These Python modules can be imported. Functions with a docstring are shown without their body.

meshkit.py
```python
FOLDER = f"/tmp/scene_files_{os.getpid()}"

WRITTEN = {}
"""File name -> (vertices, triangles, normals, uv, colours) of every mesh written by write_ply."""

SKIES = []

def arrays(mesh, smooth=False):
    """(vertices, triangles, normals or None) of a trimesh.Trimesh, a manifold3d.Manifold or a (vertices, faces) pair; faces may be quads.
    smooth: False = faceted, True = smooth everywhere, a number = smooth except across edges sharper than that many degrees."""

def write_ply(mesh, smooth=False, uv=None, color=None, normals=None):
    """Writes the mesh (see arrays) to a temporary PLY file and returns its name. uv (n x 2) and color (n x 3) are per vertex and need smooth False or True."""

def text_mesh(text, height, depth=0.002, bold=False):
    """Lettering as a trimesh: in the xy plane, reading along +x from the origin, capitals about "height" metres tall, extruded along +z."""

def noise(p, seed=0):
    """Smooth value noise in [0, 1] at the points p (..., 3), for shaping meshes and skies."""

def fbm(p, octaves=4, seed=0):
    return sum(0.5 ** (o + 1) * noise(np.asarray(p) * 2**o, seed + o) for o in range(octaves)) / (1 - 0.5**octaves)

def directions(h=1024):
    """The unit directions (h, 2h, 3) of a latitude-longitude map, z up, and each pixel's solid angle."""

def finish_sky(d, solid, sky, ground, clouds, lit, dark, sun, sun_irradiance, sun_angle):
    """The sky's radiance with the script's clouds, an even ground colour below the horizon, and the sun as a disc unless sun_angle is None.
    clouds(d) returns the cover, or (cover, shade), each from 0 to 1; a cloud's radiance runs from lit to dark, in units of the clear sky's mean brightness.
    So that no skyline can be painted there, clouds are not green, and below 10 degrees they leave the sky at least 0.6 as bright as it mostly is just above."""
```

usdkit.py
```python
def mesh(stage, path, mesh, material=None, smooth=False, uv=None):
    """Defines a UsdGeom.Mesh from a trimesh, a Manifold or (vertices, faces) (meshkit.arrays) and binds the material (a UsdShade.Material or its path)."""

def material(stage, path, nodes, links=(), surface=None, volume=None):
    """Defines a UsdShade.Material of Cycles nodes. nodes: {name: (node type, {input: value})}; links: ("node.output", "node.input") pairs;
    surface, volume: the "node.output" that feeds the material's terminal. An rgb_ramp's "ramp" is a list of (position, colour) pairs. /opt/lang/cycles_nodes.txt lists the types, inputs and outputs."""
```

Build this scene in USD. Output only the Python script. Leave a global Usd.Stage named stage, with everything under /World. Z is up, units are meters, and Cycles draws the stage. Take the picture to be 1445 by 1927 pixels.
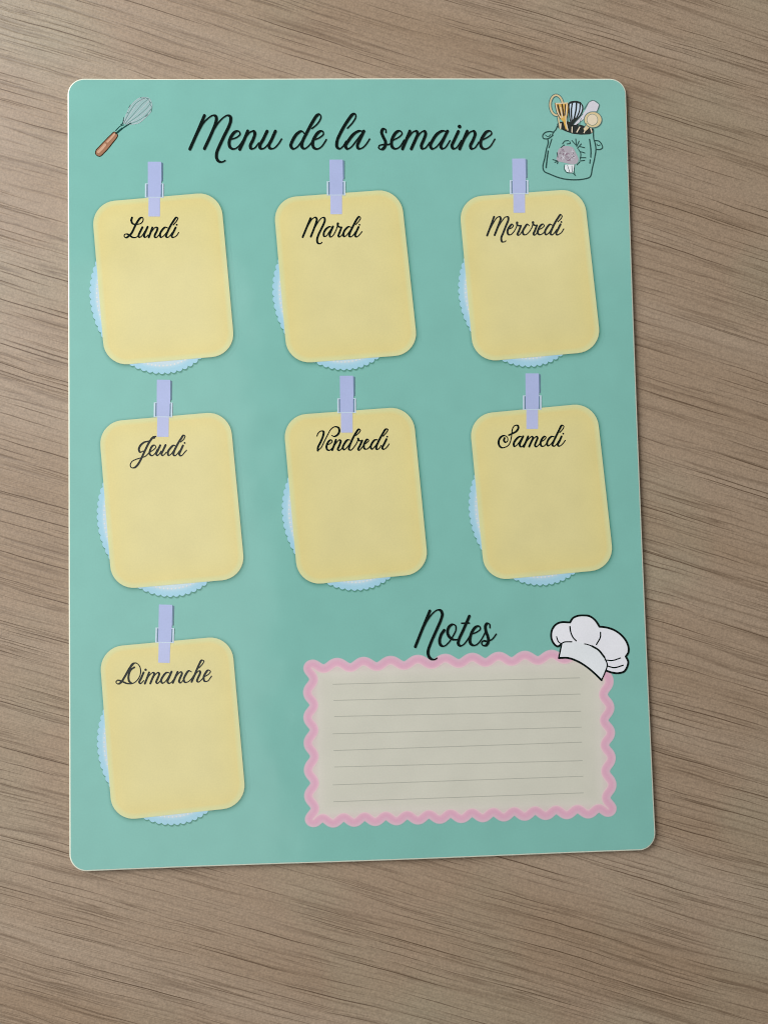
import math, random
import numpy as np
import trimesh, usdkit
from shapely.geometry import Polygon, Point, LineString, MultiPoint
from shapely.ops import unary_union
from pxr import Usd, UsdGeom, UsdLux, UsdShade, Gf, Sdf, Vt

stage = Usd.Stage.CreateInMemory()
UsdGeom.SetStageUpAxis(stage, UsdGeom.Tokens.z)
UsdGeom.SetStageMetersPerUnit(stage, 1.0)
UsdGeom.Xform.Define(stage, '/World')
random.seed(7)
rng = np.random.default_rng(7)

# ------------------------------------------------------------------ camera
# pose of a phone held above the table; the board's top face is z = 0, its centre the origin
F_PX, W_PX, H_PX = 1450.0, 1445.0, 1927.0
rv = np.array([-0.0502, -0.0357, -0.0218]); tv = np.array([-0.0094, -0.0192, 0.2827])
BW, BH = 0.210, 0.2889                                  # board width and height
ang = np.linalg.norm(rv); k = rv / ang
K = np.array([[0, -k[2], k[1]], [k[2], 0, -k[0]], [-k[1], k[0], 0]])
R = np.eye(3) + math.sin(ang) * K + (1 - math.cos(ang)) * K @ K
FLIP = np.diag([1.0, -1.0, -1.0])
cam_pos = FLIP @ (-R.T @ tv)
ax_r, ax_d, ax_f = (FLIP @ R.T[:, i] for i in range(3))
M = np.eye(4); M[0, :3] = ax_r; M[1, :3] = -ax_d; M[2, :3] = -ax_f; M[3, :3] = cam_pos
cam = UsdGeom.Camera.Define(stage, '/World/camera')
cam.AddTransformOp().Set(Gf.Matrix4d(*M.ravel().tolist()))
cam.CreateHorizontalApertureAttr(24.0)
cam.CreateVerticalApertureAttr(24.0 * 1024 / 767)
cam.CreateFocalLengthAttr(24.0 * F_PX / W_PX)
cam.CreateClippingRangeAttr(Gf.Vec2f(0.01, 50))
cam.CreateExposureAttr(0.0)

# ------------------------------------------------------------------ lamps (indoor close-up: no sun, no sky)
def rect_light(name, pos, target, w, h, intensity, color, yaw=0.0):
    l = UsdLux.RectLight.Define(stage, '/World/' + name)
    z = np.array(pos, float) - np.array(target, float); z /= np.linalg.norm(z)
    x = np.cross([0, 0, 1.0], z)
    x = np.array([1.0, 0, 0]) if np.linalg.norm(x) < 1e-6 else x / np.linalg.norm(x)
    y = np.cross(z, x)
    c_, s_ = math.cos(math.radians(yaw)), math.sin(math.radians(yaw)); x, y = c_ * x + s_ * y, c_ * y - s_ * x
    m = np.eye(4); m[0, :3] = x; m[1, :3] = y; m[2, :3] = z; m[3, :3] = pos
    l.AddTransformOp().Set(Gf.Matrix4d(*m.ravel().tolist()))
    l.CreateWidthAttr(w); l.CreateHeightAttr(h); l.CreateIntensityAttr(intensity)
    l.CreateColorAttr(Gf.Vec3f(*color)); l.CreateNormalizeAttr(False)
    return l

rect_light('window_light', (-1.05, 0.75, 0.85), (0, 0, 0), 0.75, 0.9, 13.5, (0.97, 0.99, 1.0))
rect_light('added_ceiling_light', (-1.32, -0.32, 2.1), (-1.32, -0.32, 0), 2.1, 2.3, 1.5, (1.0, 0.98, 0.95), 4.0)  # added panel for ceiling bounce, shaped so its edge shows as laminate glare
rect_light('added_ceiling_light_001', (0.72, 1.3, 2.1), (0.72, 1.3, 0), 0.5, 0.9, 0.8, (1.0, 0.98, 0.95), -9.0)  # second added panel, placed to give a glare patch at upper right
rect_light('room_fill_light', (1.9, -0.4, 1.7), (0, 0, 0), 2.0, 1.6, 0.6, (1.0, 0.96, 0.91))  # added weak fill standing in for ambient light from the right

# ------------------------------------------------------------------ photo pixel -> board plane (board coordinates in metres)
Hm = np.array([[F_PX, 0, W_PX / 2], [0, F_PX, H_PX / 2], [0, 0, 1]]) @ np.c_[R[:, 0], R[:, 1], tv]
Hi = np.linalg.inv(Hm)
def P(uv):
    uv = np.atleast_2d(np.asarray(uv, float))
    q = np.c_[uv, np.ones(len(uv))] @ Hi.T
    return np.c_[q[:, 0] / q[:, 2], -q[:, 1] / q[:, 2]]

# ------------------------------------------------------------------ materials
LOOKS = '/World/Looks/'
SPEC = dict(roughness=0.34, specular_ior_level=0.5)
def mat(name, nodes, links, surface='p.BSDF'):
    return usdkit.material(stage, LOOKS + name, nodes, links, surface=surface)

def laminate_nodes():
    """faint unevenness of the laminating film: one long wave, one fine grain"""
    n = {'geo': ('geometry', {}),
         'wav': ('noise_texture', {'scale': 22.0, 'detail': 2.0}),
         'fin': ('noise_texture', {'scale': 1500.0, 'detail': 1.0}),
         'hsum': ('math', {'math_type': 'multiply_add', 'value2': 0.014}),
         'bmp': ('bump', {'strength': 0.3, 'distance': 0.0018}),
         'rgh': ('map_range', {'from_min': 0.3, 'from_max': 0.7, 'to_min': 0.06, 'to_max': 0.13}),
         'mot': ('noise_texture', {'scale': 75.0, 'detail': 3.0}),
         'grn': ('noise_texture', {'scale': 1800.0, 'detail': 2.0}),
         'mota': ('map_range', {'from_min': 0.3, 'from_max': 0.7, 'to_min': 0.975, 'to_max': 1.025}),
         'grna': ('map_range', {'from_min': 0.25, 'from_max': 0.75, 'to_min': 0.975, 'to_max': 1.025}),
         'fac': ('math', {'math_type': 'multiply'})}
    l = [('geo.position', 'wav.vector'), ('geo.position', 'fin.vector'), ('geo.position', 'mot.vector'), ('geo.position', 'grn.vector'),
         ('fin.fac', 'hsum.value1'), ('wav.fac', 'hsum.value3'), ('hsum.value', 'bmp.height'),
         ('wav.fac', 'rgh.value'), ('mot.fac', 'mota.value'), ('grn.fac', 'grna.value'),
         ('mota.result', 'fac.value1'), ('grna.result', 'fac.value2'),
         ('bmp.normal', 'p.normal'), ('rgh.result', 'p.roughness')]
    return n, l

def print_mat(name, color, ramp=None):
    """ink under the laminate; with a ramp the colour follows the mesh's printed tint"""
    n, l = laminate_nodes()
    n['p'] = ('principled_bsdf', {'specular_ior_level': 0.33})
    n['vm'] = ('vector_math', {'math_type': 'scale', 'vector1': color})
    if ramp:
        n['att'] = ('attribute', {'attribute': 'tint'})
        n['rmp'] = ('rgb_ramp', {'ramp': ramp})
        l += [('att.fac', 'rmp.fac'), ('rmp.color', 'vm.vector1')]
    l += [('fac.value', 'vm.scale'), ('vm.vector', 'p.base_color')]
    return mat(name, n, l)

TEAL = (0.236, 0.535, 0.468)
M_TEAL = print_mat('teal_print', TEAL, [(0, TEAL), (1, (0.105, 0.30, 0.235))])  # dark end of the ramp paints the drop shadows of cards and doilies
M_CARD = print_mat('card_print', (0, 0, 0), [(0, (0.72, 0.73, 0.40)), (0.10, (0.74, 0.73, 0.37)), (0.26, (0.795, 0.685, 0.30)), (0.55, (0.785, 0.69, 0.315)), (1, (0.775, 0.69, 0.335))])
M_INK = print_mat('black_ink', (0.008, 0.014, 0.012))
M_GREENINK = print_mat('dark_green_ink', (0.012, 0.07, 0.06))
M_GREYINK = print_mat('grey_green_ink', (0.09, 0.19, 0.18))
M_DOILY = print_mat('pale_blue_print', (0.36, 0.66, 0.78), [(0, (0.39, 0.67, 0.81)), (0.5, (0.48, 0.71, 0.82)), (1, (0.66, 0.76, 0.81))])
M_WHITEP = print_mat('white_print', (0.80, 0.80, 0.76))
M_PEG = print_mat('lilac_print', (0.46, 0.52, 0.80))
M_PEG2 = print_mat('pale_lilac_print', (0.52, 0.56, 0.82))
M_SPRING = print_mat('ice_blue_print', (0.62, 0.74, 0.86))
M_SLATE = print_mat('slate_blue_print', (0.17, 0.27, 0.38))
M_PINK = print_mat('pink_print', (0, 0, 0), [(0, (0.56, 0.52, 0.55)), (0.22, (0.77, 0.52, 0.61)), (0.5, (0.78, 0.44, 0.57)), (0.72, (0.82, 0.49, 0.60)), (1, (0.85, 0.66, 0.66))])
M_CREAM = print_mat('cream_print', (0, 0, 0), [(0, (0.74, 0.64, 0.60)), (0.4, (0.73, 0.69, 0.61)), (1, (0.68, 0.665, 0.565))])
M_RULE = print_mat('grey_rule_print', (0.47, 0.47, 0.40))
M_HAT = print_mat('hat_white_print', (0.88, 0.88, 0.93))
M_HATBAND = print_mat('hat_band_print', (0.84, 0.87, 0.90))
M_BROWN = print_mat('brown_print', (0.40, 0.20, 0.12))
M_TAN = print_mat('tan_print', (0.66, 0.40, 0.27))
M_STEEL = print_mat('steel_grey_print', (0.36, 0.535, 0.53))
M_OCHRE = print_mat('ochre_print', (0.72, 0.43, 0.09))
M_BUFF = print_mat('buff_print', (0.72, 0.58, 0.32))
M_PALE = print_mat('pale_cream_print', (0.80, 0.68, 0.50))
M_LAV = print_mat('lavender_print', (0.70, 0.68, 0.74))
M_MAUVE = print_mat('mauve_print', (0.46, 0.42, 0.47))
M_PLUM = print_mat('plum_print', (0.26, 0.15, 0.22))
M_DKBROWN = print_mat('dark_brown_print', (0.05, 0.025, 0.008))
M_EDGE = mat('laminate_edge', {'p': ('principled_bsdf', {'base_color': (0.80, 0.84, 0.70), 'roughness': 0.3})}, [])

# oak-look table top: fibres run down to the right
GR = math.radians(17.5)
n = {
 'geo': ('geometry', {}),
 'rot': ('mapping', {'rotation': (0, 0, GR)}),
 'wob': ('noise_texture', {'scale': 4.0, 'detail': 2.0}),
 'wobc': ('vector_math', {'math_type': 'multiply_add', 'vector2': (0.0, 0.011, 0.0), 'vector3': (0.0, -0.0055, 0.0)}),
 'crd0': ('vector_math', {'math_type': 'add'}),
 'mw2': ('mapping', {'scale': (38.0, 70.0, 1.0)}), 'wob2': ('noise_texture', {'scale': 1.0, 'detail': 2.0}),
 'wobc2': ('vector_math', {'math_type': 'multiply_add', 'vector2': (0.0, 0.0014, 0.0), 'vector3': (0.0, -0.0007, 0.0)}),
 'crd': ('vector_math', {'math_type': 'add'}),
 'm1': ('mapping', {'scale': (3.0, 34.0, 1.0)}), 'n1': ('noise_texture', {'scale': 1.0, 'detail': 3.0}),
 'm2': ('mapping', {'scale': (34.0, 900.0, 1.0)}), 'n2': ('noise_texture', {'scale': 1.0, 'detail': 3.0, 'roughness': 0.6}),
 'm3': ('mapping', {'scale': (6.0, 210.0, 1.0), 'location': (3.1, 0.7, 0)}), 'n3': ('noise_texture', {'scale': 1.0, 'detail': 2.0, 'roughness': 0.55}),
 'm4': ('mapping', {'scale': (7.0, 900.0, 1.0), 'location': (7.7, 1.9, 0)}), 'v4': ('voronoi_texture', {'scale': 1.0, 'randomness': 1.0}),
 'm5': ('mapping', {'scale': (15.0, 1250.0, 1.0), 'location': (1.3, 8.9, 0)}), 'v5': ('voronoi_texture', {'scale': 1.0, 'randomness': 1.0}),
 'n6': ('noise_texture', {'scale': 14.0, 'detail': 2.0}),
 'n7': ('noise_texture', {'scale': 1400.0, 'detail': 2.0}),
 'r1': ('rgb_ramp', {'ramp': [(0.28, (0.330, 0.230, 0.150)), (0.5, (0.368, 0.267, 0.184)), (0.72, (0.405, 0.307, 0.222))]}),
 # long thin lines where the stretched noise crosses its middle level
 'a3': ('math', {'math_type': 'subtract', 'value2': 0.5}), 'b3': ('math', {'math_type': 'absolute'}),
 'c3': ('map_range', {'from_min': 0.0, 'from_max': 0.025, 'to_min': 0.6, 'to_max': 0.0, 'clamp': True}),
 'k3': ('map_range', {'from_min': 0.46, 'from_max': 0.6, 'to_min': 0.0, 'to_max': 1.0, 'clamp': True}),
 'l3': ('math', {'math_type': 'multiply'}),
 'm8': ('mapping', {'scale': (9.0, 430.0, 1.0), 'location': (5.5, 2.2, 0)}), 'n8': ('noise_texture', {'scale': 1.0, 'detail': 1.0}),
 'a8': ('math', {'math_type': 'subtract', 'value2': 0.5}), 'b8': ('math', {'math_type': 'absolute'}),
 'c8': ('map_range', {'from_min': 0.0, 'from_max': 0.06, 'to_min': 0.45, 'to_max': 0.0, 'clamp': True}),
 'm9': ('mapping', {'scale': (18.0, 420.0, 1.0), 'location': (0.5, 6.2, 0)}), 'n9': ('noise_texture', {'scale': 1.0, 'detail': 2.0}),
 'k9': ('map_range', {'from_min': 0.44, 'from_max': 0.6, 'to_min': 0.0, 'to_max': 1.0, 'clamp': True}),
 'l9': ('math', {'math_type': 'multiply'}), 'mx3': ('math', {'math_type': 'maximum'}),
 'c4': ('map_range', {'from_min': 0.10, 'from_max': 0.205, 'to_min': 0.9, 'to_max': 0.0, 'clamp': True}),
 'c5': ('map_range', {'from_min': 0.10, 'from_max': 0.25, 'to_min': 0.7, 'to_max': 0.0, 'clamp': True}),
 'mx1': ('math', {'math_type': 'maximum'}), 'mx2': ('math', {'math_type': 'maximum'}),
 'f2': ('map_range', {'from_min': 0.3, 'from_max': 0.7, 'to_min': 0.94, 'to_max': 1.05}),
 'f7': ('map_range', {'from_min': 0.3, 'from_max': 0.7, 'to_min': 0.86, 'to_max': 1.14}),
 'f27': ('math', {'math_type': 'multiply'}),
 'hue': ('mix', {'mix_type': 'mix', 'color2': (0.36, 0.31, 0.215)}),
 'huf': ('map_range', {'from_min': 0.5, 'from_max': 0.7, 'to_min': 0.0, 'to_max': 0.55, 'clamp': True}),
 'sc': ('vector_math', {'math_type': 'scale'}),
 'pm': ('math', {'math_type': 'multiply', 'value2': 1.0}),
 'dk': ('mix', {'mix_type': 'mix', 'color2': (0.115, 0.068, 0.036)}),
 'hb': ('math', {'math_type': 'multiply_add', 'value2': -0.7}),
 'bmp': ('bump', {'strength': 0.5, 'distance': 0.0004}),
 'p': ('principled_bsdf', {'roughness': 0.48, 'specular_ior_level': 0.45})}
l = [('geo.position', 'rot.vector'), ('rot.vector', 'wob.vector'), ('wob.color', 'wobc.vector1'), ('rot.vector', 'crd0.vector1'), ('wobc.vector', 'crd0.vector2'), ('crd0.vector', 'mw2.vector'), ('mw2.vector', 'wob2.vector'), ('wob2.color', 'wobc2.vector1'), ('crd0.vector', 'crd.vector1'), ('wobc2.vector', 'crd.vector2')]
for i in '12345':
    l.append(('crd.vector', f'm{i}.vector'))
l += [('m1.vector', 'n1.vector'), ('m2.vector', 'n2.vector'), ('m3.vector', 'n3.vector'), ('m4.vector', 'v4.vector'), ('m5.vector', 'v5.vector'),
      ('crd.vector', 'n6.vector'), ('geo.position', 'n7.vector'),
      ('n1.fac', 'r1.fac'), ('n3.fac', 'a3.value1'), ('a3.value', 'b3.value1'), ('b3.value', 'c3.value'),
      ('n9.fac', 'k3.value'), ('c3.result', 'l3.value1'), ('k3.result', 'l3.value2'),
      ('v4.distance', 'c4.value'), ('v5.distance', 'c5.value'),
      ('l3.value', 'mx1.value1'), ('c4.result', 'mx1.value2'), ('mx1.value', 'mx2.value1'), ('c5.result', 'mx2.value2'),
      ('n2.fac', 'f2.value'), ('n7.fac', 'f7.value'), ('f2.result', 'f27.value1'), ('f7.result', 'f27.value2'),
      ('n6.fac', 'huf.value'), ('huf.result', 'hue.fac'), ('r1.color', 'hue.color1'),
      ('hue.color', 'sc.vector1'), ('f27.value', 'sc.scale'),
      ('crd.vector', 'm8.vector'), ('m8.vector', 'n8.vector'), ('n8.fac', 'a8.value1'), ('a8.value', 'b8.value1'), ('b8.value', 'c8.value'), ('crd.vector', 'm9.vector'), ('m9.vector', 'n9.vector'), ('n9.fac', 'k9.value'), ('c8.result', 'l9.value1'), ('k9.result', 'l9.value2'), ('mx2.value', 'mx3.value1'), ('l9.value', 'mx3.value2'), ('mx3.value', 'pm.value1'), ('pm.value', 'dk.fac'), ('sc.vector', 'dk.color1'), ('dk.color', 'p.base_color'),
      ('mx3.value', 'hb.value1'), ('n2.fac', 'hb.value3'), ('hb.value', 'bmp.height'), ('bmp.normal', 'p.normal')]
M_WOOD = mat('oak_laminate', n, l)

# ------------------------------------------------------------------ helpers
used = {}
def numbered(path):
    c = used.get(path, 0); used[path] = c + 1
    return path if c == 0 else f'{path}_{c:03d}'
def put(name, mesh, m, parent='/World', label=None, tint=None, smooth=False):
    path = numbered(f'{parent}/{name}')
    g = usdkit.mesh(stage, path, mesh, m, smooth=smooth)
    if tint is not None:
        UsdGeom.PrimvarsAPI(g).CreatePrimvar('tint', Sdf.ValueTypeNames.FloatArray, 'vertex').Set(Vt.FloatArray.FromNumpy(np.asarray(tint, np.float32)))
    if label: g.GetPrim().SetCustomDataByKey('label', label)
    return path
def group(name, parent, label=None):
    path = numbered(f'{parent}/{name}')
    x = UsdGeom.Xform.Define(stage, path)
    if label: x.GetPrim().SetCustomDataByKey('label', label)
    return path
def tag(path, **kw):
    for a, b in kw.items(): stage.GetPrimAtPath(path).SetCustomDataByKey(a, b)

LAYER = 2.0e-5                                          # one coat of ink above the next
def flat(shape, layer):
    """a flat printed shape (drawn in the photograph's pixels) on the board's face"""
    vs, fs, o = [], [], 0
    for g in getattr(shape, 'geoms', [shape]):
        if g.geom_type != 'Polygon' or g.area < 0.05: continue
        v, f = trimesh.creation.triangulate_polygon(g, engine='earcut')
        xy = P(v); f = np.asarray(f)
        a, b, c = xy[f[:, 0]], xy[f[:, 1]], xy[f[:, 2]]
        s = (b[:, 0] - a[:, 0]) * (c[:, 1] - a[:, 1]) - (b[:, 1] - a[:, 1]) * (c[:, 0] - a[:, 0])
        f[s < 0] = f[s < 0][:, ::-1]
        vs.append(np.c_[xy, np.full(len(xy), layer * LAYER)]); fs.append(f + o); o += len(xy)
    return np.vstack(vs), np.vstack(fs)

def spline(pts, step=0.6, closed=False):
    p = np.asarray(pts, float)
    if len(p) < 3 and not closed:
        d = np.linalg.norm(p[1] - p[0]); m = max(2, int(d / step)); return p[0] + np.linspace(0, 1, m)[:, None] * (p[1] - p[0])
    q = np.vstack([p[-1], p, p[0], p[1]]) if closed else np.vstack([2 * p[0] - p[1], p, 2 * p[-1] - p[-2]])
    out = []
    for i in range(1, len(q) - 2):
        p0, p1, p2, p3 = q[i - 1:i + 3]
        t = [0]
        for a, b in ((p0, p1), (p1, p2), (p2, p3)): t.append(t[-1] + max(np.linalg.norm(b - a), 1e-6) ** 0.5)
        m = max(2, int(np.linalg.norm(p2 - p1) / step))
        s = np.linspace(t[1], t[2], m, endpoint=False)[:, None]
        a1 = (t[1] - s) / (t[1] - t[0]) * p0 + (s - t[0]) / (t[1] - t[0]) * p1
        a2 = (t[2] - s) / (t[2] - t[1]) * p1 + (s - t[1]) / (t[2] - t[1]) * p2
        a3 = (t[3] - s) / (t[3] - t[2]) * p2 + (s - t[2]) / (t[3] - t[2]) * p3
        b1 = (t[2] - s) / (t[2] - t[0]) * a1 + (s - t[0]) / (t[2] - t[0]) * a2
        b2 = (t[3] - s) / (t[3] - t[1]) * a2 + (s - t[1]) / (t[3] - t[1]) * a3
        out.append((t[2] - s) / (t[2] - t[1]) * b1 + (s - t[1]) / (t[2] - t[1]) * b2)
    if not closed: out.append(p[-1:])
    return np.vstack(out)

def brush(pts, thin, thick, closed=False, const=False):
    """a pen stroke: downward it presses wide, upward and sideways it is a hairline"""
    c = spline(pts, closed=closed)
    if closed: c = np.vstack([c, c[:1]])
    d = np.gradient(c, axis=0); d /= np.maximum(np.linalg.norm(d, axis=1, keepdims=True), 1e-9)
    w = np.full(len(c), thick) if const else thin + (thick - thin) * np.clip((d[:, 1] + 0.15) / 0.85, 0, 1) ** 0.9
    if not const and len(w) > 9:
        kk = np.hanning(9); w = np.convolve(np.pad(w, 4, mode='edge'), kk / kk.sum(), 'valid')
    th = np.linspace(0, 2 * np.pi, 10, endpoint=False); ci = np.c_[np.cos(th), np.sin(th)]
    parts = [MultiPoint(np.vstack([c[i] + ci * w[i] / 2, c[i + 1] + ci * w[i + 1] / 2])).convex_hull for i in range(len(c) - 1)]
    return unary_union(parts).simplify(0.06)

class Z:
    """coordinates read in an enlargement: its origin in the photograph and its scale"""
    def __init__(s, x, y, sc): s.o, s.s = np.array([x, y], float), sc
    def __call__(s, *pts): return s.o + np.asarray(pts, float) / s.s
def word(z, strokes, dots, thin, thick):
    sh = [brush(z(*s), thin, thick) for s in strokes] + [Point(*z(d[:2])[0]).buffer(d[2] / z.s) for d in dots]
    return unary_union(sh)
def line(z, w, *pts, closed=False): return brush(z(*pts), w * 1.12, w * 1.12, closed=closed, const=True)
def area(z, *pts, curve=False):
    p = spline(z(*pts), closed=True) if curve else z(*pts)
    return Polygon(p).buffer(0)

# ------------------------------------------------------------------ table
TH = 0.0019                                             # thickness of the board
slab = trimesh.creation.box((1.3, 0.9, 0.032)); slab.apply_translation((0.1, 0.02, -TH - 0.016))
put('table_top', slab, M_WOOD)
tag('/World/table_top', kind='structure', label='brown oak-grain table top under the green menu board', category='table')

# ------------------------------------------------------------------ board
B = '/World/menu_board'
UsdGeom.Xform.Define(stage, B)
tag(B, label='mint green laminated weekly menu board with rounded corners and seven yellow day cards', category='menu board')

def round_rect(w, h, r, m=14):
    pts = []
    for cx, cy, a0 in ((w / 2 - r, h / 2 - r, 0), (-w / 2 + r, h / 2 - r, 90), (-w / 2 + r, -h / 2 + r, 180), (w / 2 - r, -h / 2 + r, 270)):
        for t in np.linspace(a0, a0 + 90, m): pts.append((cx + r * math.cos(math.radians(t)), cy + r * math.sin(math.radians(t))))
    return np.array(pts)
def loft(rings, cap_top=True, cap_bottom=True):
    m = len(rings[0]); v = np.vstack(rings); f = []
    for i in range(len(rings) - 1):
        for j in range(m):
            a, b = i * m + j, i * m + (j + 1) % m
            f += [(a, b, b + m), (a, b + m, a + m)]
    def cap(ring, up):
        nonlocal v
        base, c = ring * m, len(v); v = np.vstack([v, rings[ring].mean(0)])
        for j in range(m):
            a, b = base + j, base + (j + 1) % m
            f.append((a, b, c) if up else (b, a, c))
    if cap_bottom: cap(0, False)
    if cap_top: cap(len(rings) - 1, True)
    return v, np.array(f)
RAD = 0.0062
def ring(inset, z):
    p = round_rect(BW - 2 * inset, BH - 2 * inset, RAD - min(inset, 0.0007), 14)
    q_ = []                                             # the right edge bows in a little at mid height
    for a, b in zip(p, np.roll(p, -1, 0)):
        m = 24 if np.linalg.norm(b - a) > 0.05 else 1; q_ += [a + (b - a) * i / m for i in range(m)]
    q_ = np.array(q_)
    q_[:, 0] -= 0.0007 * np.clip(q_[:, 0] / (BW / 2), 0, 1) * np.clip(1 - (q_[:, 1] / (BH / 2)) ** 2, 0, 1)
    q_[:, 1] += 0.00012 * np.sin(q_[:, 0] * 41 + 1) * np.sign(q_[:, 1])
    return np.c_[q_, np.full(len(q_), z)]
put('laminate_sheet', loft([ring(0.0009, -TH), ring(0.0003, -TH + 0.0004), ring(0, -TH + 0.0009), ring(0, -0.00038), ring(0.00012, -0.00016), ring(0.00055, -0.00004)]), M_EDGE, B, smooth=50)
E1 = 0.00058
face_v, face_f = loft([ring(E1, 0)], cap_bottom=False)
put('printed_face', (face_v, face_f), M_TEAL, B, tint=np.zeros(len(face_v)))

# ------------------------------------------------------------------ lettering
T1, T2 = Z(340, 190, 4.661), Z(640, 190, 4.661)
title = {
 'menu': (T1, [
  [(208, 125), (140, 285), (80, 420)],
  [(140, 300), (200, 190), (245, 145), (280, 124), (303, 127), (313, 150), (303, 200), (262, 300), (208, 416)],
  [(262, 300), (325, 195), (370, 146), (408, 124), (434, 133), (438, 170), (420, 225), (380, 305), (338, 395), (316, 450), (315, 498), (333, 527), (362, 533), (390, 520)],
  [(440, 335), (492, 316), (520, 288), (510, 263), (478, 267), (442, 310), (424, 362), (434, 405), (465, 419), (505, 398), (545, 345)],
  [(588, 260), (555, 340), (517, 422)], [(528, 390), (575, 310), (610, 270), (640, 262), (650, 285), (635, 335), (610, 390), (617, 415), (645, 412), (685, 365)],
  [(757, 262), (725, 330), (695, 385), (697, 412), (722, 416), (760, 385), (800, 322)], [(830, 262), (798, 335), (773, 388), (783, 413), (815, 413), (852, 380), (885, 330)]], []),
 'de': (T1, [
  [(1085, 285), (1062, 262), (1020, 284), (980, 345), (965, 392), (985, 417), (1018, 404), (1062, 348), (1105, 275)],
  [(1150, 240), (1200, 195), (1229, 140), (1218, 114), (1198, 120), (1162, 170), (1112, 262), (1065, 360), (1063, 402), (1085, 416), (1118, 395), (1160, 345)],
  [(1165, 342), (1215, 320), (1250, 290), (1245, 263), (1215, 266), (1177, 310), (1156, 362), (1165, 405), (1195, 419), (1235, 397), (1277, 335)]], []),
 'la': (T2, [
  [(62, 237), (110, 185), (136, 137), (130, 110), (110, 114), (72, 160), (10, 262), (-28, 350), (-28, 402), (-5, 416), (22, 398), (52, 350)],
  [(203, 265), (168, 260), (122, 284), (72, 345), (46, 392), (60, 417), (92, 405), (142, 345), (200, 268)], [(207, 262), (170, 340), (150, 390), (160, 415), (190, 411), (225, 380), (258, 330)]], []),
 'semaine': (T2, [
  [(400, 275), (398, 247), (376, 243), (362, 270), (376, 312), (396, 355), (392, 395), (366, 422), (338, 413), (342, 390), (378, 380), (430, 377), (465, 340)],
  [(465, 340), (512, 316), (541, 286), (530, 262), (500, 265), (466, 306), (449, 357), (456, 402), (486, 417), (522, 399), (560, 340)],
  [(610, 262), (580, 335), (545, 418)], [(558, 385), (605, 308), (640, 268), (668, 262), (678, 285), (655, 345), (622, 418)], [(634, 390), (680, 308), (712, 270), (738, 262), (748, 285), (728, 345), (710, 390), (718, 415), (745, 410), (785, 360)],
  [(935, 266), (898, 260), (852, 284), (808, 345), (790, 392), (806, 417), (838, 404), (888, 345), (930, 270)], [(940, 262), (902, 340), (881, 390), (890, 414), (917, 409), (962, 345)],
  [(1035, 264), (1000, 340), (978, 392), (990, 415), (1018, 408), (1062, 345)],
  [(1113, 262), (1082, 335), (1046, 418)], [(1060, 385), (1106, 308), (1142, 268), (1170, 262), (1182, 285), (1162, 345), (1140, 392), (1150, 416), (1178, 410), (1215, 358)],
  [(1240, 342), (1290, 316), (1326, 286), (1318, 262), (1286, 266), (1252, 306), (1230, 360), (1239, 405), (1270, 419), (1312, 398), (1355, 332)]], [(1045, 222, 16)])}
for kname, (z, st, dt) in title.items():
    put('title_word', flat(word(z, st, dt, 2.6, 5.6), 9), M_INK, B)
zN = Z(760, 1130, 7.225)
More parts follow.
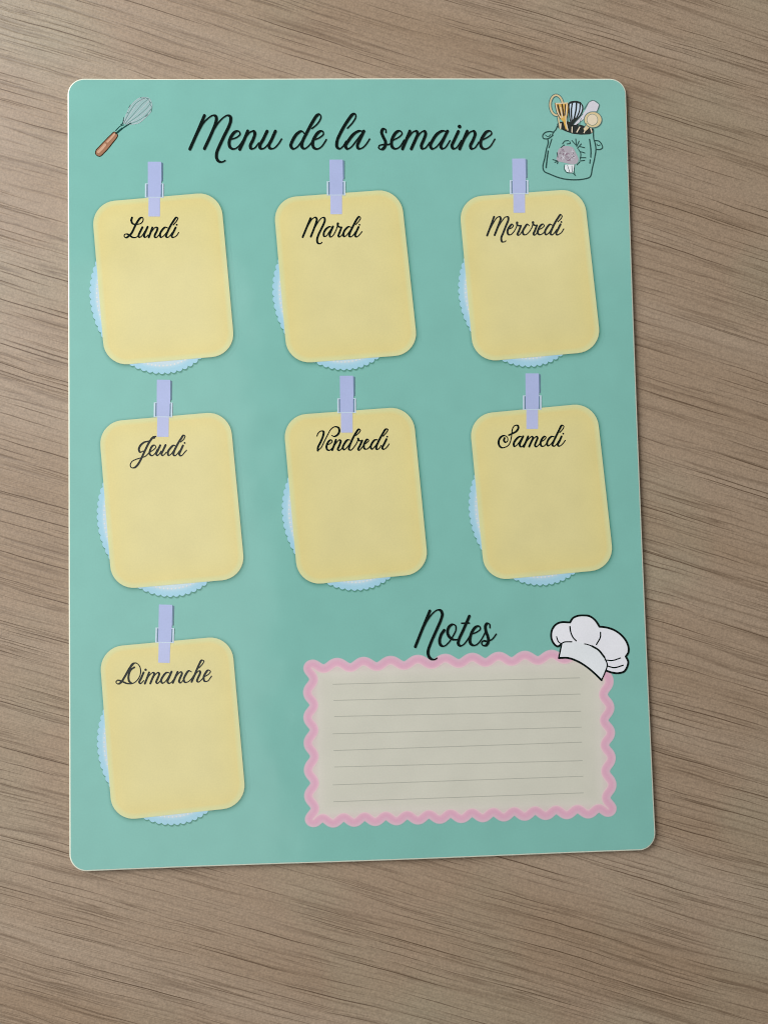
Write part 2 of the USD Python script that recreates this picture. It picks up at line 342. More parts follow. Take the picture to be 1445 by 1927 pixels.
put('heading_word', flat(word(zN, [
  [(350, 142), (250, 385), (152, 630)],
  [(240, 420), (330, 250), (400, 165), (452, 130), (497, 136), (519, 187), (500, 265), (430, 425), (362, 580), (326, 690), (335, 760), (370, 798), (420, 803), (447, 785)],
  [(545, 405), (502, 470), (482, 560), (500, 610), (542, 622), (602, 578), (662, 490), (704, 400), (698, 342), (660, 325), (612, 358), (590, 420), (604, 480), (648, 524), (700, 536), (742, 525)],
  [(887, 212), (810, 390), (742, 540), (736, 592), (762, 618), (802, 605), (855, 545), (905, 462)], [(783, 310), (885, 308)],
  [(905, 462), (985, 432), (1036, 388), (1020, 350), (975, 360), (922, 430), (895, 520), (902, 585), (942, 612), (988, 600), (1045, 540), (1100, 440)],
  [(1166, 372), (1160, 322), (1130, 312), (1105, 348), (1110, 412), (1140, 500), (1145, 560), (1115, 610), (1075, 614), (1053, 582), (1075, 552), (1140, 555), (1200, 525), (1252, 458)]], [], 2.7, 5.4), 9), M_INK, B)

days = {
 'Lundi': (Z(210, 390, 9.633), [
  [(372, 185), (358, 238), (385, 295), (450, 306), (532, 290), (572, 236), (565, 186), (525, 190), (475, 250), (420, 350), (368, 460), (310, 522), (260, 550), (232, 530), (238, 492), (282, 482), (330, 510), (390, 545), (450, 540), (500, 490)],
  [(560, 360), (520, 440), (492, 505), (500, 540), (530, 535), (570, 490), (605, 430)], [(655, 352), (615, 440), (590, 505), (600, 540), (630, 535), (665, 500)],
  [(740, 365), (710, 450), (676, 542)], [(690, 500), (750, 405), (800, 360), (832, 372), (820, 430), (785, 500), (785, 538), (815, 545), (865, 495)],
  [(1020, 372), (972, 360), (910, 420), (878, 490), (895, 542), (940, 520), (1000, 450), (1052, 370)], [(1120, 318), (1180, 245), (1203, 195), (1175, 180), (1130, 235), (1060, 350), (1000, 480), (988, 530), (1020, 543), (1062, 510), (1100, 455)],
  [(1162, 365), (1120, 450), (1090, 520), (1105, 543), (1135, 540), (1180, 510), (1217, 455)]], [(1182, 315, 17)]),
 'Mardi': (Z(550, 390, 9.633), [
  [(330, 195), (260, 365), (188, 538)], [(240, 430), (310, 285), (370, 200), (420, 180), (443, 212), (428, 285), (385, 405), (335, 530)],
  [(390, 400), (480, 245), (540, 186), (580, 188), (588, 240), (542, 355), (472, 500), (448, 590), (465, 648), (510, 657), (537, 632)],
  [(725, 360), (675, 350), (612, 390), (570, 465), (575, 522), (612, 520), (672, 440), (730, 355)], [(738, 345), (700, 430), (675, 500), (685, 532), (715, 530), (752, 490), (800, 395)],
  [(800, 395), (828, 290)], [(822, 290), (828, 340), (885, 365)], [(890, 362), (858, 450), (835, 515), (848, 535), (880, 520), (925, 465)],
  [(1070, 362), (1022, 350), (960, 400), (925, 470), (935, 528), (978, 510), (1040, 430), (1092, 350)], [(1150, 310), (1212, 240), (1236, 190), (1212, 165), (1170, 212), (1100, 340), (1040, 470), (1032, 522), (1062, 533), (1105, 500), (1145, 440)],
  [(1200, 355), (1160, 440), (1138, 510), (1155, 533), (1180, 528), (1222, 490), (1262, 440)]], [(825, 292, 22), (1217, 315, 16)]),
 'Mercredi': (Z(900, 390, 8.028), [
  [(235, 142), (185, 280), (130, 424)], [(165, 345), (230, 225), (280, 153), (320, 140), (336, 166), (322, 215), (285, 315), (244, 418)],
  [(285, 315), (350, 212), (405, 146), (446, 145), (450, 190), (420, 265), (370, 392), (344, 462), (355, 517), (385, 522), (414, 505)],
  [(450, 330), (502, 308), (526, 272), (505, 254), (470, 290), (438, 352), (450, 407), (485, 412), (532, 370), (572, 300)],
  [(572, 300), (585, 230)], [(580, 228), (588, 268), (638, 280)], [(640, 278), (608, 360), (588, 408), (605, 420), (632, 400), (672, 340)],
  [(765, 275), (738, 254), (700, 300), (668, 362), (680, 407), (715, 412), (765, 370), (808, 300)],
  [(808, 300), (825, 225)], [(820, 224), (832, 262), (880, 275)], [(882, 272), (850, 355), (830, 402), (845, 418), (872, 400), (905, 345)],
  [(905, 338), (962, 310), (992, 276), (975, 252), (940, 270), (905, 330), (893, 387), (925, 412), (970, 395), (1015, 345)],
  [(1115, 268), (1080, 255), (1030, 310), (1003, 372), (1020, 412), (1058, 390), (1110, 310), (1150, 245)], [(1200, 215), (1245, 170), (1262, 130), (1240, 108), (1200, 160), (1150, 240), (1100, 350), (1086, 398), (1112, 414), (1148, 382), (1180, 335)],
  [(1238, 255), (1198, 335), (1172, 395), (1190, 415), (1212, 408), (1252, 380), (1287, 325)]], [(583, 230, 19), (823, 226, 19), (1252, 220, 14)]),
 'Jeudi': (Z(230, 800, 9.633), [
  [(608, 205), (565, 215), (520, 265), (470, 345), (400, 490), (330, 640), (270, 732), (220, 772), (165, 767), (148, 720), (178, 660), (245, 622), (330, 595), (420, 565), (495, 490)],
  [(485, 290), (400, 310), (330, 370), (303, 440), (325, 490), (380, 470)],
  [(500, 490), (570, 445), (612, 398), (590, 363), (550, 375), (508, 450), (498, 522), (540, 553), (592, 518), (635, 440)],
  [(690, 365), (650, 450), (618, 525), (640, 550), (668, 530), (705, 470)], [(787, 360), (745, 450), (712, 525), (735, 550), (762, 535), (800, 490)],
  [(968, 378), (932, 365), (870, 420), (828, 492), (840, 548), (882, 530), (940, 450), (992, 370)], [(1060, 305), (1120, 250), (1138, 195), (1112, 183), (1070, 240), (1000, 350), (940, 480), (930, 538), (958, 553), (1000, 520), (1040, 465)],
  [(1102, 368), (1065, 450), (1035, 530), (1055, 553), (1082, 550), (1122, 505), (1167, 455)]], [(575, 222, 26), (1132, 322, 16)]),
 'Vendredi': (Z(580, 790, 8.5), [
  [(138, 260), (160, 210), (200, 180), (242, 185), (240, 245), (200, 350), (155, 440), (152, 492)], [(152, 492), (205, 445), (255, 345), (310, 240), (362, 150), (422, 110), (482, 125), (497, 180), (467, 240), (410, 266), (378, 250)],
  [(300, 402), (352, 380), (382, 347), (365, 320), (330, 340), (293, 412), (300, 472), (340, 487), (392, 440), (420, 390)],
  [(442, 320), (415, 400), (383, 484)], [(398, 445), (460, 352), (500, 320), (518, 338), (495, 415), (472, 472), (492, 490), (525, 470), (565, 410)],
  [(665, 322), (628, 320), (575, 385), (552, 445), (572, 478), (620, 440), (680, 355), (712, 300)], [(762, 250), (812, 205), (832, 165), (810, 148), (770, 195), (710, 300), (660, 420), (650, 472), (682, 484), (720, 450), (775, 370)],
  [(775, 370), (800, 305)], [(796, 300), (808, 330), (860, 335)], [(862, 332), (825, 415), (797, 470), (812, 487), (845, 460), (890, 395)],
  [(890, 395), (940, 362), (967, 327), (945, 310), (910, 350), (888, 412), (900, 462), (940, 467), (985, 425)],
  [(1100, 318), (1062, 322), (1010, 390), (998, 440), (1020, 468), (1062, 430), (1122, 340)], [(1195, 262), (1258, 190), (1272, 152), (1240, 148), (1190, 220), (1120, 350), (1088, 430), (1090, 468), (1120, 468), (1165, 410)],
  [(1250, 308), (1210, 390), (1182, 450), (1200, 470), (1225, 464), (1262, 430), (1292, 385)]], [(800, 303, 16), (1262, 270, 14)]),
 'Samedi': (Z(920, 780, 9.03), [
  [(262, 400), (250, 440), (278, 472), (312, 450), (312, 392), (262, 357), (202, 380), (163, 450), (170, 522), (212, 562), (272, 556), (332, 518), (366, 440), (385, 330), (397, 240), (432, 190), (482, 185), (497, 226), (462, 285), (395, 322), (335, 350)],
  [(565, 382), (522, 373), (460, 420), (418, 492), (430, 542), (472, 520), (530, 440), (570, 378)], [(578, 370), (545, 440), (518, 515), (532, 545), (560, 545), (610, 480)],
  [(662, 372), (628, 455), (588, 548)], [(605, 500), (680, 405), (725, 373), (745, 395), (715, 465), (680, 545)], [(695, 500), (765, 400), (805, 373), (822, 395), (795, 470), (778, 525), (800, 548), (835, 525), (880, 465)],
  [(885, 462), (940, 427), (967, 387), (945, 370), (900, 410), (873, 482), (885, 532), (930, 537), (985, 475)],
  [(1105, 378), (1062, 373), (1010, 420), (983, 492), (1000, 532), (1042, 510), (1100, 430), (1152, 350)], [(1200, 305), (1255, 240), (1267, 196), (1235, 183), (1190, 260), (1140, 360), (1090, 470), (1075, 522), (1105, 538), (1145, 505), (1180, 450)],
  [(1230, 372), (1195, 450), (1165, 515), (1185, 537), (1208, 532), (1252, 495), (1292, 440)]], [(1258, 325, 15)]),
 'Dimanche': (Z(200, 1220, 6.568), [
  [(335, 190), (290, 245), (230, 350), (180, 425), (145, 442), (121, 420), (140, 396), (190, 408), (260, 436), (330, 434), (392, 385), (424, 310), (416, 230), (370, 183), (325, 195), (290, 250)], [(348, 236), (302, 268), (275, 350), (285, 410), (312, 432)],
  [(462, 300), (432, 370), (408, 420), (425, 437), (465, 400)],
  [(530, 300), (508, 360), (478, 437)], [(492, 395), (545, 322), (580, 300), (594, 315), (572, 370), (545, 435)], [(556, 398), (610, 322), (640, 300), (655, 315), (635, 375), (618, 420), (635, 435), (680, 390)],
  [(790, 308), (748, 300), (700, 350), (678, 402), (695, 432), (732, 410), (800, 300)], [(808, 290), (780, 355), (758, 415), (775, 434), (800, 425), (835, 385)],
  [(882, 293), (855, 355), (823, 428)], [(838, 392), (890, 315), (922, 292), (936, 308), (912, 370), (900, 412), (918, 428), (960, 385)],
  [(1052, 292), (1022, 278), (980, 330), (958, 390), (975, 422), (1010, 416), (1055, 375), (1100, 305)],
  [(1145, 245), (1192, 192), (1207, 157), (1180, 148), (1148, 200), (1105, 300), (1055, 415)], [(1072, 380), (1120, 300), (1152, 280), (1162, 300), (1135, 365), (1122, 405), (1140, 418), (1172, 395), (1215, 345)],
  [(1218, 350), (1266, 320), (1288, 286), (1260, 270), (1225, 310), (1203, 362), (1215, 407), (1252, 407), (1302, 345)]], [(487, 266, 15)])}

# ------------------------------------------------------------------ seven day cards (corners TL TR BR BL; peg top and bottom)
cards = {
 'Lundi': ([(172, 381), (415, 360), (443, 668), (198, 689)], (291, 304), (290.4, 407)),
 'Mardi': ([(513.7, 372.4), (753.8, 354.8), (787.3, 666.3), (541.1, 685)], (632.4, 300), (632.8, 402.7)),
 'Mercredi': ([(862.5, 371.3), (1098, 354), (1131.7, 660.3), (891.5, 681.8)], (976, 298), (977, 400)),
 'Jeudi': ([(185.4, 794.6), (432.3, 773.2), (462.2, 1088.3), (211.3, 1110.2)], (308, 714.5), (306.6, 822)),
 'Vendredi': ([(532.1, 782.2), (776.3, 764.2), (807.2, 1078.8), (561.1, 1102.4)], (652, 707), (652.7, 814)),
 'Samedi': ([(882.1, 780.2), (1121.5, 757.4), (1155.9, 1070.6), (912.4, 1093.7)], (1001, 702.5), (1001.3, 807)),
 'Dimanche': ([(186.5, 1219), (435.5, 1196.1), (464, 1518.2), (211.6, 1545.8)], (312, 1138), (308.7, 1247.5))}

def card_ring(q, inset, r=44, m=10):
    """the rounded outline of a card, drawn inset by so many pixels"""
    TL, TR, BR, BL = (np.array(c, float) for c in q)
    w = (np.linalg.norm(TR - TL) + np.linalg.norm(BR - BL)) / 2; h = (np.linalg.norm(BL - TL) + np.linalg.norm(BR - TR)) / 2
    rr = max(r - inset * (0.75 if inset > 0 else 1.0), 4)
    pts = round_rect(w - 2 * inset, h - 2 * inset, rr, m)
    s, t = pts[:, 0] / w + 0.5, 0.5 - pts[:, 1] / h
    return ((1 - s) * (1 - t))[:, None] * TL + (s * (1 - t))[:, None] * TR + (s * t)[:, None] * BR + ((1 - s) * t)[:, None] * BL
def rings_mesh(rings, layer, tints, cap=True):
    n0 = len(rings[0]); v = [np.c_[P(r), np.full(n0, (layer + 0.12 * i) * LAYER)] for i, r in enumerate(rings)]; t = np.repeat(tints, n0); f = []
    for i in range(len(rings) - 1):
        for j in range(n0):
            a, b = i * n0 + j, i * n0 + (j + 1) % n0
            f += [(a, b, b + n0), (a, b + n0, a + n0)]
    v = np.vstack(v)
    if cap:
        c = len(v); v = np.vstack([v, v[-n0:].mean(0)]); t = np.append(t, tints[-1]); base = (len(rings) - 1) * n0
        f += [(base + j, base + (j + 1) % n0, c) for j in range(n0)]
    f = np.array(f)
    a, b, c_ = (v[f[:, i], :2] for i in range(3))
    s = (b[:, 0] - a[:, 0]) * (c_[:, 1] - a[:, 1]) - (b[:, 1] - a[:, 1]) * (c_[:, 0] - a[:, 0])
    f[s < 0] = f[s < 0][:, ::-1]
    return (v, f), t

for day, (q, pt, pb) in cards.items():
    q = [np.array(c, float) for c in q]
    cen = sum(q) / 4
    insets = [0, 3, 7, 12, 18, 26, 38, 52, 70]
    mesh, t = rings_mesh([card_ring(q, d) for d in insets], 5, np.array([0, .06, .16, .28, .36, .5, .68, .85, 1.0]))
    C = put('day_card', mesh, M_CARD, B, tint=t, label=f'yellow rounded card reading {day}')
    sc = np.linalg.norm(q[1] - q[0]) / 243.5
    # soft drop shadow of the card, painted in darker teal towards the lower right
    shadow_rings = [card_ring([c + off for c in q], ins) for ins, off in ((6, np.array([1.5, 1.0])), (0, np.array([1.5, 1.5])), (-2.0, np.array([1.5, 1.5])), (-4.5, np.array([1.5, 2])), (-8, np.array([2, 2.5])))]
    mesh, t = rings_mesh(shadow_rings, 1, np.array([.9, .9, .55, .22, 0.0]), cap=False)
    put('printed_drop_shadow', mesh, M_TEAL, C, tint=t)
    # lace doily behind the card
    dc = cen + np.array([-14.0, 39.0]) * sc; r0 = 133.0 * sc   # a slightly oval, tilted doily
    oval = lambda t_: np.array([0.925 * np.cos(t_), 1.04 * np.sin(t_ + 0.10)])
    th = np.linspace(0, 2 * np.pi, 720, endpoint=False); nsc = 66
    lobes = lambda th: np.abs(np.sin(nsc * th / 2)) ** 0.7
    o = r0 - 2.2 + 3.8 * lobes(th)
    circ = lambda rad: dc + oval(th).T * np.atleast_1d(rad)[:, None]
    mesh, t = rings_mesh([circ(o), circ(np.full(720, r0 - 7)), circ(np.full(720, r0 - 13)), circ(np.full(720, r0 - 26))], 3, np.array([0, .08, .75, 1.0]))
    put('doily', mesh, M_DOILY, C, tint=t)
    mesh, t = rings_mesh([circ(o - 3) + [0.8, 1.8], circ(o) + [0.8, 2.0], circ(o + 1.0) + [0.8, 2.4]], 2, np.array([1, .95, .25]), cap=False)  # drop shadow of the doily, painted in darker teal below its scallops
    put('doily_drop_shadow', mesh, M_TEAL, C, tint=t)
    dots = [Point(*(dc + (r0 - 13.5) * oval(a))).buffer(1.5, 3) for a in np.arange(0, 2 * np.pi, 2 * np.pi / 96)]
    put('lace_dots', flat(unary_union(dots), 4), M_WHITEP, C)
    # peg: upper and lower jaw, spring wire across the middle
    pt, pb = np.array(pt, float), np.array(pb, float); ax = pb - pt; L = np.linalg.norm(ax); ax /= L; nx = np.array([-ax[1], ax[0]]) * -1
    pp = lambda a, b: pt + nx * a + ax * b * L / 103.0          # a across, b along (103 long)
    poly = lambda *ab: Polygon([pp(*x) for x in ab])
    side = 1 if nx[0] > 0 else -1
    rect = lambda a0, a1, b0, b1: poly((side * a0, b0), (side * a1, b0), (side * a1, b1), (side * a0, b1))
    put('peg_back', flat(rect(8, 15.2, 2, 36).buffer(0.4), 6), M_SLATE, C)
    put('peg_jaw', flat(poly((side * -12.6, 0), (side * 12.4, 0), (side * 13, 40), (side * 12, 66), (side * -12.4, 66), (side * -12.4, 40)).buffer(-0.8).buffer(0.8), 7), M_PEG, C)
    put('peg_jaw', flat(rect(-11.0, 10.8, 66, 103).buffer(-0.8).buffer(0.8), 7), M_PEG2, C)
    sp = rect(-17.5, 17, 41.5, 67).exterior
    gap = unary_union([rect(12.3, 14.6, 43, 66), rect(-14.6, -12.6, 43, 66)])
    put('peg_spring_gap', flat(gap, 7.5), M_SLATE, C)
    spring = unary_union([rect(-17.6, -14.8, 41, 67), rect(14.6, 17.4, 41, 67), rect(-17.6, 17.4, 66.2, 67.6), rect(-17, -12, 41, 42.2), rect(12.5, 17, 41, 42.2)])
    put('peg_spring', flat(spring, 8), M_SPRING, C)
    z, st, dt = days[day]
    put('day_word', flat(word(z, st, dt, 2.0, 3.9), 9), M_INK, C)

# ------------------------------------------------------------------ notes panel with wavy pink border
corners = [np.array(c, float) for c in ((584, 1254), (1139, 1233), (1147, 1526), (587, 1546))]
counts = [11, 6, 14, 6]                                 # waves along top, right, bottom, left
path, nrm = [], []
for i in range(4):
    a, b = corners[i], corners[(i + 1) % 4]
    d = (b - a) / np.linalg.norm(b - a); out = np.array([d[1], -d[0]])
    tt = np.linspace(0, 1, 500, endpoint=False)
    jit = 0.035 * np.sin(tt * 9 + i * 2) / counts[i]
    ph = (tt + jit * np.sin(np.pi * tt)) * counts[i]
    c = np.cos(2 * np.pi * ph)
    w = np.where(c > 0, c ** 0.8, -np.abs(c) ** 1.0)
    path.append(a + tt[:, None] * (b - a) + out * (6.0 * w - 1.0)[:, None])
path = np.vstack(path)
kk = np.hanning(9); kk /= kk.sum()
k2 = np.hanning(17); k2 /= k2.sum()
path = np.c_[[np.convolve(np.pad(path[:, i], 8, mode='wrap'), k2, 'valid') for i in (0, 1)]].T
ring_poly = Polygon(path)
N_ = '/World/menu_board/notes_panel'
q = corners
bil = lambda s, t: (1 - s) * (1 - t) * q[0] + s * (1 - t) * q[1] + s * t * q[2] + (1 - s) * t * q[3]
def rect_ring(ins):
    sx, sy = ins / 558, ins / 290; m = 30; pts = []
    for (s0, t0), (s1, t1) in (((sx, sy), (1 - sx, sy)), ((1 - sx, sy), (1 - sx, 1 - sy)), ((1 - sx, 1 - sy), (sx, 1 - sy)), ((sx, 1 - sy), (sx, sy))):
        for u in np.linspace(0, 1, m, endpoint=False): pts.append(bil(s0 + (s1 - s0) * u, t0 + (t1 - t0) * u))
    return np.array(pts)
mesh, t = rings_mesh([rect_ring(x) for x in (0, 8, 16, 28, 50)], 1, np.array([0, 0.05, .45, .85, 1.0]))
put('notes_panel', mesh, M_CREAM, B, tint=t, label='cream ruled notes panel with a wavy pink border')
# strip of the border: outer edge to inner edge across the path
d = np.roll(path, -1, 0) - np.roll(path, 1, 0); d /= np.linalg.norm(d, axis=1, keepdims=True)
out = np.c_[d[:, 1], -d[:, 0]]
cols = [(9.6, 0), (7.4, .24), (3.0, .42), (-2.5, .6), (-5.5, .78), (-7.8, 1.0)]
rg = []
for off, _ in cols:
    r_ = path + out * off
    r_ = np.c_[[np.convolve(np.pad(r_[:, i], 4, mode='wrap'), kk, 'valid') for i in (0, 1)]].T
    rg.append(r_)
mesh, t = rings_mesh(rg, 2, np.array([c[1] for c in cols]), cap=False)
put('wavy_border', mesh, M_PINK, N_, tint=t)
yl = [1288, 1318.4, 1348.6, 1381.3, 1412.8, 1443.8, 1477.5, 1509.2]; yr = [1275.8, 1306.4, 1338.8, 1368.7, 1397, 1431.8, 1461.2, 1492.5]
for i in range(8):
    a, b = np.array((626 + (i % 3) * 1.5, yl[i])), np.array((1091 + i, yr[i]))
    dd = (b - a) / np.linalg.norm(b - a); nn = np.array([-dd[1], dd[0]]) * 0.62
    put('ruled_line', flat(Polygon([a + nn, b + nn, b - nn, a - nn]), 3), M_RULE, N_)

# ------------------------------------------------------------------ chef hat picture
zH = Z(1020, 1140, 8.028)
outer = [[(285, 585), (235, 615), (190, 590), (150, 530), (134, 450), (150, 360), (205, 285), (285, 250), (420, 252)],
         [(420, 252), (460, 190), (530, 155), (620, 146), (715, 158), (800, 220), (865, 318)],
         [(865, 318), (950, 325), (1080, 365), (1190, 440), (1270, 540), (1304, 640), (1298, 710), (1262, 768)],
         [(1262, 768), (1297, 845), (1282, 925), (1235, 995), (1140, 1020), (1045, 1008), (962, 980)]]
sil = np.vstack([spline(zH(*s)) for s in outer])
bandp = np.vstack([spline(zH((295, 575), (250, 790))), spline(zH((250, 790), (390, 790), (530, 838), (680, 930), (800, 1032), (895, 1128))), spline(zH((895, 1128), (970, 950))),
                   spline(zH((970, 950), (982, 880), (940, 780), (850, 670), (750, 608), (620, 568), (445, 548), (310, 562)))])
HAT = put('chef_hat_picture', flat(Polygon(sil).buffer(0), 4), M_HAT, B, label="white puffy chef's hat picture with black outline on the notes panel's corner")
put('hat_band', flat(Polygon(bandp).buffer(0), 5), M_HATBAND, HAT)
hl = [line(zH, 3.5, *s) for s in outer] + [line(zH, 2.6, (295, 570), (250, 790)), line(zH, 3.5, (250, 790), (390, 790), (530, 838), (680, 930), (800, 1032), (895, 1125)), line(zH, 2.2, (895, 1125), (935, 1040), (970, 950), (982, 890), (940, 780)),
      line(zH, 3.3, (940, 780), (850, 670), (750, 610)), line(zH, 1.9, (750, 610), (690, 588), (640, 577)), line(zH, 2.2, (300, 565), (340, 548), (445, 545)),
      line(zH, 2.3, (418, 315), (430, 400), (465, 480), (512, 530)), line(zH, 2.2, (880, 402), (876, 480), (818, 585)), line(zH, 2.0, (217, 470), (242, 540), (285, 575)),
      line(zH, 2.0, (948, 820), (1060, 828), (1182, 790)), line(zH, 2.2, (985, 912), (1090, 936), (1222, 900))]
put('hat_outline', flat(unary_union(hl), 6), M_INK, HAT)

# ------------------------------------------------------------------ whisk picture
zW = Z(150, 160, 9.03)
handle = area(zW, (590, 785), (650, 845), (545, 1005), (425, 1145), (340, 1212), (272, 1180), (268, 1110), (330, 1035), (430, 930), (520, 840), curve=True)
WH = put('whisk_picture', flat(area(zW, (750, 640), (760, 560), (820, 440), (890, 320), (990, 225), (1090, 195), (1185, 215), (1235, 320), (1215, 440), (1120, 540), (1000, 640), (860, 655), curve=True), 2), M_STEEL, B, label='small whisk picture with a brown wooden handle in the upper left corner')
wires = [line(zW, 0.55, (740, 650), (800, 470), (880, 330), (1000, 222), (1090, 198)), line(zW, 0.5, (760, 650), (900, 430), (1040, 260), (1150, 210)), line(zW, 0.5, (780, 660), (980, 470), (1120, 330), (1195, 240)),
         line(zW, 0.5, (800, 665), (1020, 540), (1150, 430), (1225, 330)), line(zW, 0.5, (840, 665), (1000, 640), (1130, 535), (1218, 440))]
put('whisk_wires', flat(unary_union(wires), 3), M_LAV, WH)
shade = [line(zW, 0.55, (750, 645), (850, 450), (960, 300), (1120, 205)), line(zW, 0.5, (770, 655), (940, 460), (1080, 300), (1180, 225)), line(zW, 0.5, (790, 662), (1000, 510), (1140, 385), (1215, 285)), line(zW, 0.5, (820, 665), (1010, 590), (1140, 490), (1228, 380))]
put('whisk_wire_shades', flat(unary_union(shade), 3.4), M_GREYINK, WH)
dash = [line(zW, 0.9, a, b) for a, b in (((1030, 208), (1065, 215)), ((1080, 212), (1110, 220)), ((1130, 215), (1165, 225)), ((1178, 255), (1200, 300)), ((1205, 330), (1222, 370)), ((1218, 400), (1215, 440)), ((1160, 495), (1115, 530)), ((835, 375), (860, 330)), ((800, 470), (825, 460)), ((745, 540), (740, 600)))]
put('whisk_wire_ends', flat(unary_union(dash), 4), M_GREYINK, WH)
neck = unary_union([line(zW, 3.0, (620, 815), (720, 730)), line(zW, 1.9, (720, 735), (800, 680), (870, 640)), line(zW, 1.5, (700, 665), (725, 650), (745, 590)), line(zW, 1.2, (610, 770), (690, 690), (750, 670))])
put('whisk_neck', flat(neck, 4), M_GREENINK, WH)
put('whisk_handle', flat(handle, 3), M_BROWN, WH)
put('handle_outline', flat(handle.difference(handle.buffer(-1.35)), 5), M_DKBROWN, WH)
put('handle_highlight', flat(unary_union([line(zW, 3.2, (470, 960), (530, 900), (590, 830)), line(zW, 4.6, (320, 1130), (390, 1060), (430, 1010))]), 4), M_TAN, WH)

# ------------------------------------------------------------------ pot of utensils picture
zP = Z(1000, 160, 9.633)
PT = group('utensil_pot_picture', B, label='line drawing of a lidless pot full of kitchen utensils, upper right corner')
pot = [line(zP, 1.9, (465, 740), (440, 800), (395, 850), (375, 900)), line(zP, 2.0, (400, 850), (330, 835), (240, 858), (200, 915), (215, 960), (300, 965), (385, 905)), line(zP, 1.3, (250, 900), (300, 930), (345, 890)),
       line(zP, 2.1, (295, 985), (300, 1040), (270, 1150), (240, 1310), (205, 1480), (230, 1560), (330, 1608), (450, 1658), (600, 1698), (780, 1712), (950, 1698), (1062, 1655), (1100, 1500), (1140, 1330), (1165, 1160), (1150, 1050), (1125, 960), (1120, 800)),
       line(zP, 1.8, (365, 970), (340, 1050), (315, 1130)), line(zP, 2.3, (300, 1190), (280, 1330), (262, 1490)),
       line(zP, 1.9, (1150, 1000), (1215, 1008), (1265, 1060), (1285, 1130), (1240, 1162), (1170, 1160)), line(zP, 1.3, (1180, 1060), (1200, 1090), (1240, 1080)),
       line(zP, 2.2, (1050, 980), (1065, 1080), (1075, 1200), (1072, 1300)), line(zP, 2.0, (1062, 1350), (1055, 1410))]
put('pot_outline', flat(unary_union(pot), 4), M_GREENINK, PT)
put('pot_mouth', flat(area(zP, (462, 700), (470, 760), (600, 825), (740, 875), (900, 893), (1050, 885), (1135, 845), (1120, 790), (980, 740), (800, 690), (640, 650), (520, 660)), 3), M_INK, PT)
# ladle ring (ochre), spatula with slots, balloon whisk, pale spatula, cream spoon
ell = lambda x, y, a, b, rot=0: Polygon(zP(*[(x + a * math.cos(t) * math.cos(rot) - b * math.sin(t) * math.sin(rot), y + a * math.cos(t) * math.sin(rot) + b * math.sin(t) * math.cos(rot)) for t in np.linspace(0, 2 * np.pi, 48, endpoint=False)]))
e0 = ell(450, 360, 138, 205, -0.05)
put('ladle', flat(unary_union([e0.difference(e0.buffer(-4.6)), line(zP, 2.2, (480, 560), (520, 790))]), 5), M_BUFF, PT)
put('ladle_outline', flat(unary_union([e0.buffer(0.6).difference(e0.buffer(-0.9)), e0.buffer(-4.0).difference(e0.buffer(-5.4)), line(zP, 1.0, (455, 560), (495, 780))]), 6), M_GREYINK, PT)
spat = area(zP, (425, 320), (655, 312), (668, 420), (640, 560), (625, 640), (655, 800), (615, 800), (575, 660), (500, 590), (455, 470))
put('slotted_spatula', flat(spat, 7), M_OCHRE, PT)
put('spatula_shine', flat(unary_union([line(zP, 1.6, (440, 330), (640, 322)), line(zP, 1.7, (440, 350), (470, 480), (530, 590)), line(zP, 1.7, (525, 400), (560, 580)), line(zP, 1.6, (640, 350), (620, 560), (630, 700))]), 8), M_PALE, PT)
put('spatula_slots', flat(unary_union([line(zP, 2.7, (475, 360), (490, 430), (520, 540)), line(zP, 2.5, (550, 350), (565, 430), (580, 550)), line(zP, 1.6, (610, 350), (605, 540)), line(zP, 1.0, (420, 320), (450, 480), (520, 610)), line(zP, 1.2, (660, 330), (665, 420), (650, 560), (660, 700))]), 9), M_DKBROWN, PT)
wb = area(zP, (680, 310), (760, 285), (860, 295), (925, 360), (930, 450), (880, 560), (800, 650), (720, 720), (690, 640), (670, 480), curve=True)
put('balloon_whisk', flat(wb, 7), M_SPRING, PT)
put('balloon_whisk_wires', flat(unary_union([wb.difference(wb.buffer(-2.2)), line(zP, 2.4, (740, 300), (720, 450), (725, 600), (735, 690)), line(zP, 2.6, (815, 295), (805, 440), (770, 600), (740, 700)), line(zP, 2.3, (880, 330), (865, 470), (800, 620)), line(zP, 3.2, (690, 320), (780, 300), (880, 320)), line(zP, 4.2, (780, 600), (730, 710))]), 9), M_INK, PT)
ps = area(zP, (1040, 310), (1120, 275), (1222, 350), (1180, 470), (1060, 480), (960, 600), (800, 720), (760, 715), (880, 590), (980, 440))
put('pale_spatula', flat(ps, 7), M_LAV, PT)
put('pale_spatula_outline', flat(unary_union([line(zP, 1.3, (950, 430), (1040, 305), (1120, 275), (1222, 350), (1185, 470)), line(zP, 1.0, (930, 520), (760, 710)), line(zP, 1.0, (900, 600), (850, 740))]), 8), M_GREYINK, PT)
e1 = ell(1110, 625, 160, 145)
put('spoon', flat(unary_union([e1, line(zP, 6.5, (1040, 720), (975, 790))]), 8), M_BUFF, PT)
put('spoon_bowl', flat(ell(1100, 625, 95, 100), 9), M_PALE, PT)
put('spoon_outline', flat(unary_union([e1.buffer(0.7).difference(e1.buffer(-0.7)), ell(1100, 625, 100, 105).difference(ell(1100, 625, 92, 97)), line(zP, 1.1, (1000, 690), (950, 770))]), 9.5), M_GREYINK, PT)
hd = [line(zP, 2.0, a, b) for a, b in (((530, 700), (520, 790)), ((625, 690), (655, 815)), ((735, 760), (732, 850)), ((870, 760), (820, 850)), ((985, 770), (950, 860)), ((1070, 780), (1090, 850)))]
put('utensil_handles', flat(unary_union(hd), 9.2), M_PALE, PT)
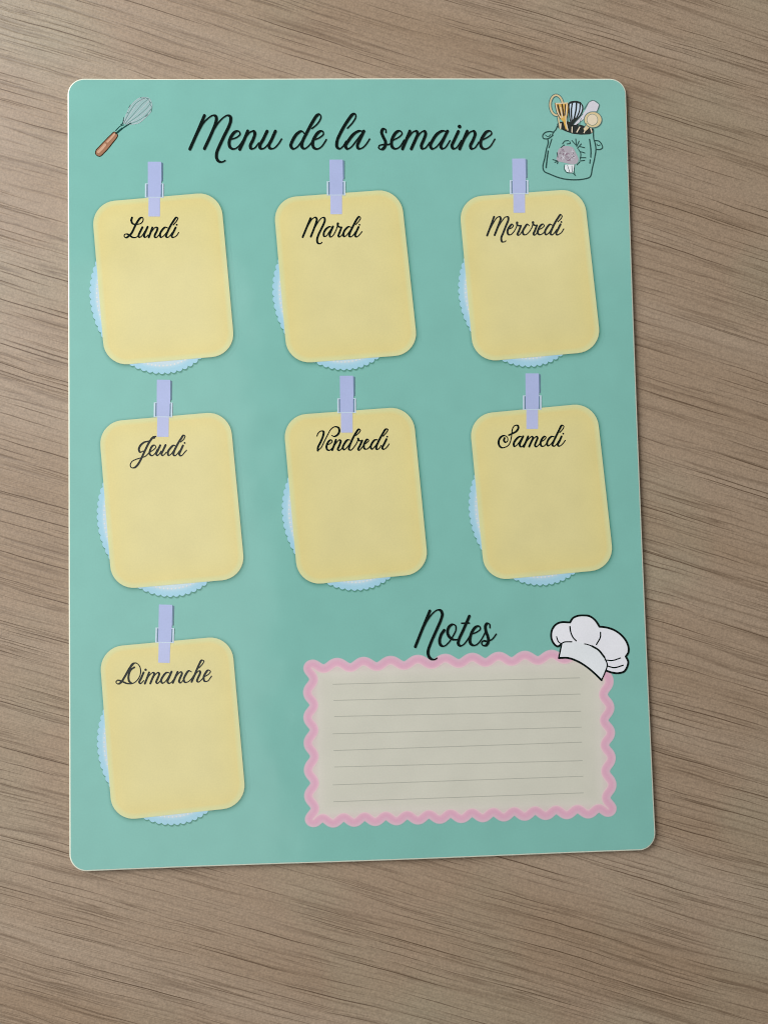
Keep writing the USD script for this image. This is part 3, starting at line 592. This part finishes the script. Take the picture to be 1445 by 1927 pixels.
# flower emblem on the pot
fl = area(zP, (465, 1250), (490, 1160), (560, 1110), (660, 1100), (750, 1130), (800, 1220), (850, 1340), (810, 1420), (700, 1425), (590, 1400), (460, 1360), curve=True)
put('emblem_flower', flat(fl, 3), M_MAUVE, PT)
pet = []
for i in range(44):
    a = rng.uniform(0, 2 * np.pi); r_ = rng.uniform(0, 1) ** 0.6
    x, y = 650 + 150 * r_ * math.cos(a), 1260 + 120 * r_ * math.sin(a); b = a + rng.uniform(0.8, 2.2)
    pet.append(line(zP, 0.7, (x, y), (x + 28 * math.cos(b), y + 24 * math.sin(b)), (x + 40 * math.cos(b + 0.8), y + 36 * math.sin(b + 0.8))))
put('emblem_petal_lines', flat(unary_union(pet[:24]), 4), M_PLUM, PT)
put('emblem_petal_lights', flat(unary_union(pet[24:]), 4), M_LAV, PT)
lv = [line(zP, 1.5, *s) for s in (((560, 1060), (600, 1010), (670, 1000)), ((640, 1060), (700, 1050), (690, 1020)), ((730, 1000), (800, 1080)), ((800, 970), (810, 1090)), ((860, 1010), (815, 1110)), ((900, 1060), (830, 1140)), ((880, 1110), (960, 1130)), ((850, 1160), (890, 1240), (880, 1340)), ((880, 1200), (965, 1225)), ((880, 1310), (980, 1310)), ((870, 1370), (960, 1360)), ((820, 1440), (870, 1390)), ((385, 1345), (470, 1370)), ((420, 1395), (475, 1380), (465, 1420)), ((530, 1130), (590, 1080)), ((460, 1220), (475, 1300)))]
put('emblem_leaves', flat(unary_union(lv), 5), M_GREENINK, PT)
put('emblem_bulb', flat(area(zP, (600, 1440), (780, 1435), (770, 1540), (740, 1585), (640, 1570), (600, 1510)), 3), M_HATBAND, PT)
put('emblem_bulb_lines', flat(unary_union([line(zP, 1.3, (600, 1440), (595, 1520), (640, 1580), (740, 1590), (800, 1640)), line(zP, 1.2, (780, 1440), (770, 1560), (790, 1630)), line(zP, 1.0, (650, 1450), (690, 1570)), line(zP, 1.0, (730, 1460), (735, 1570))]), 4), M_GREENINK, PT)
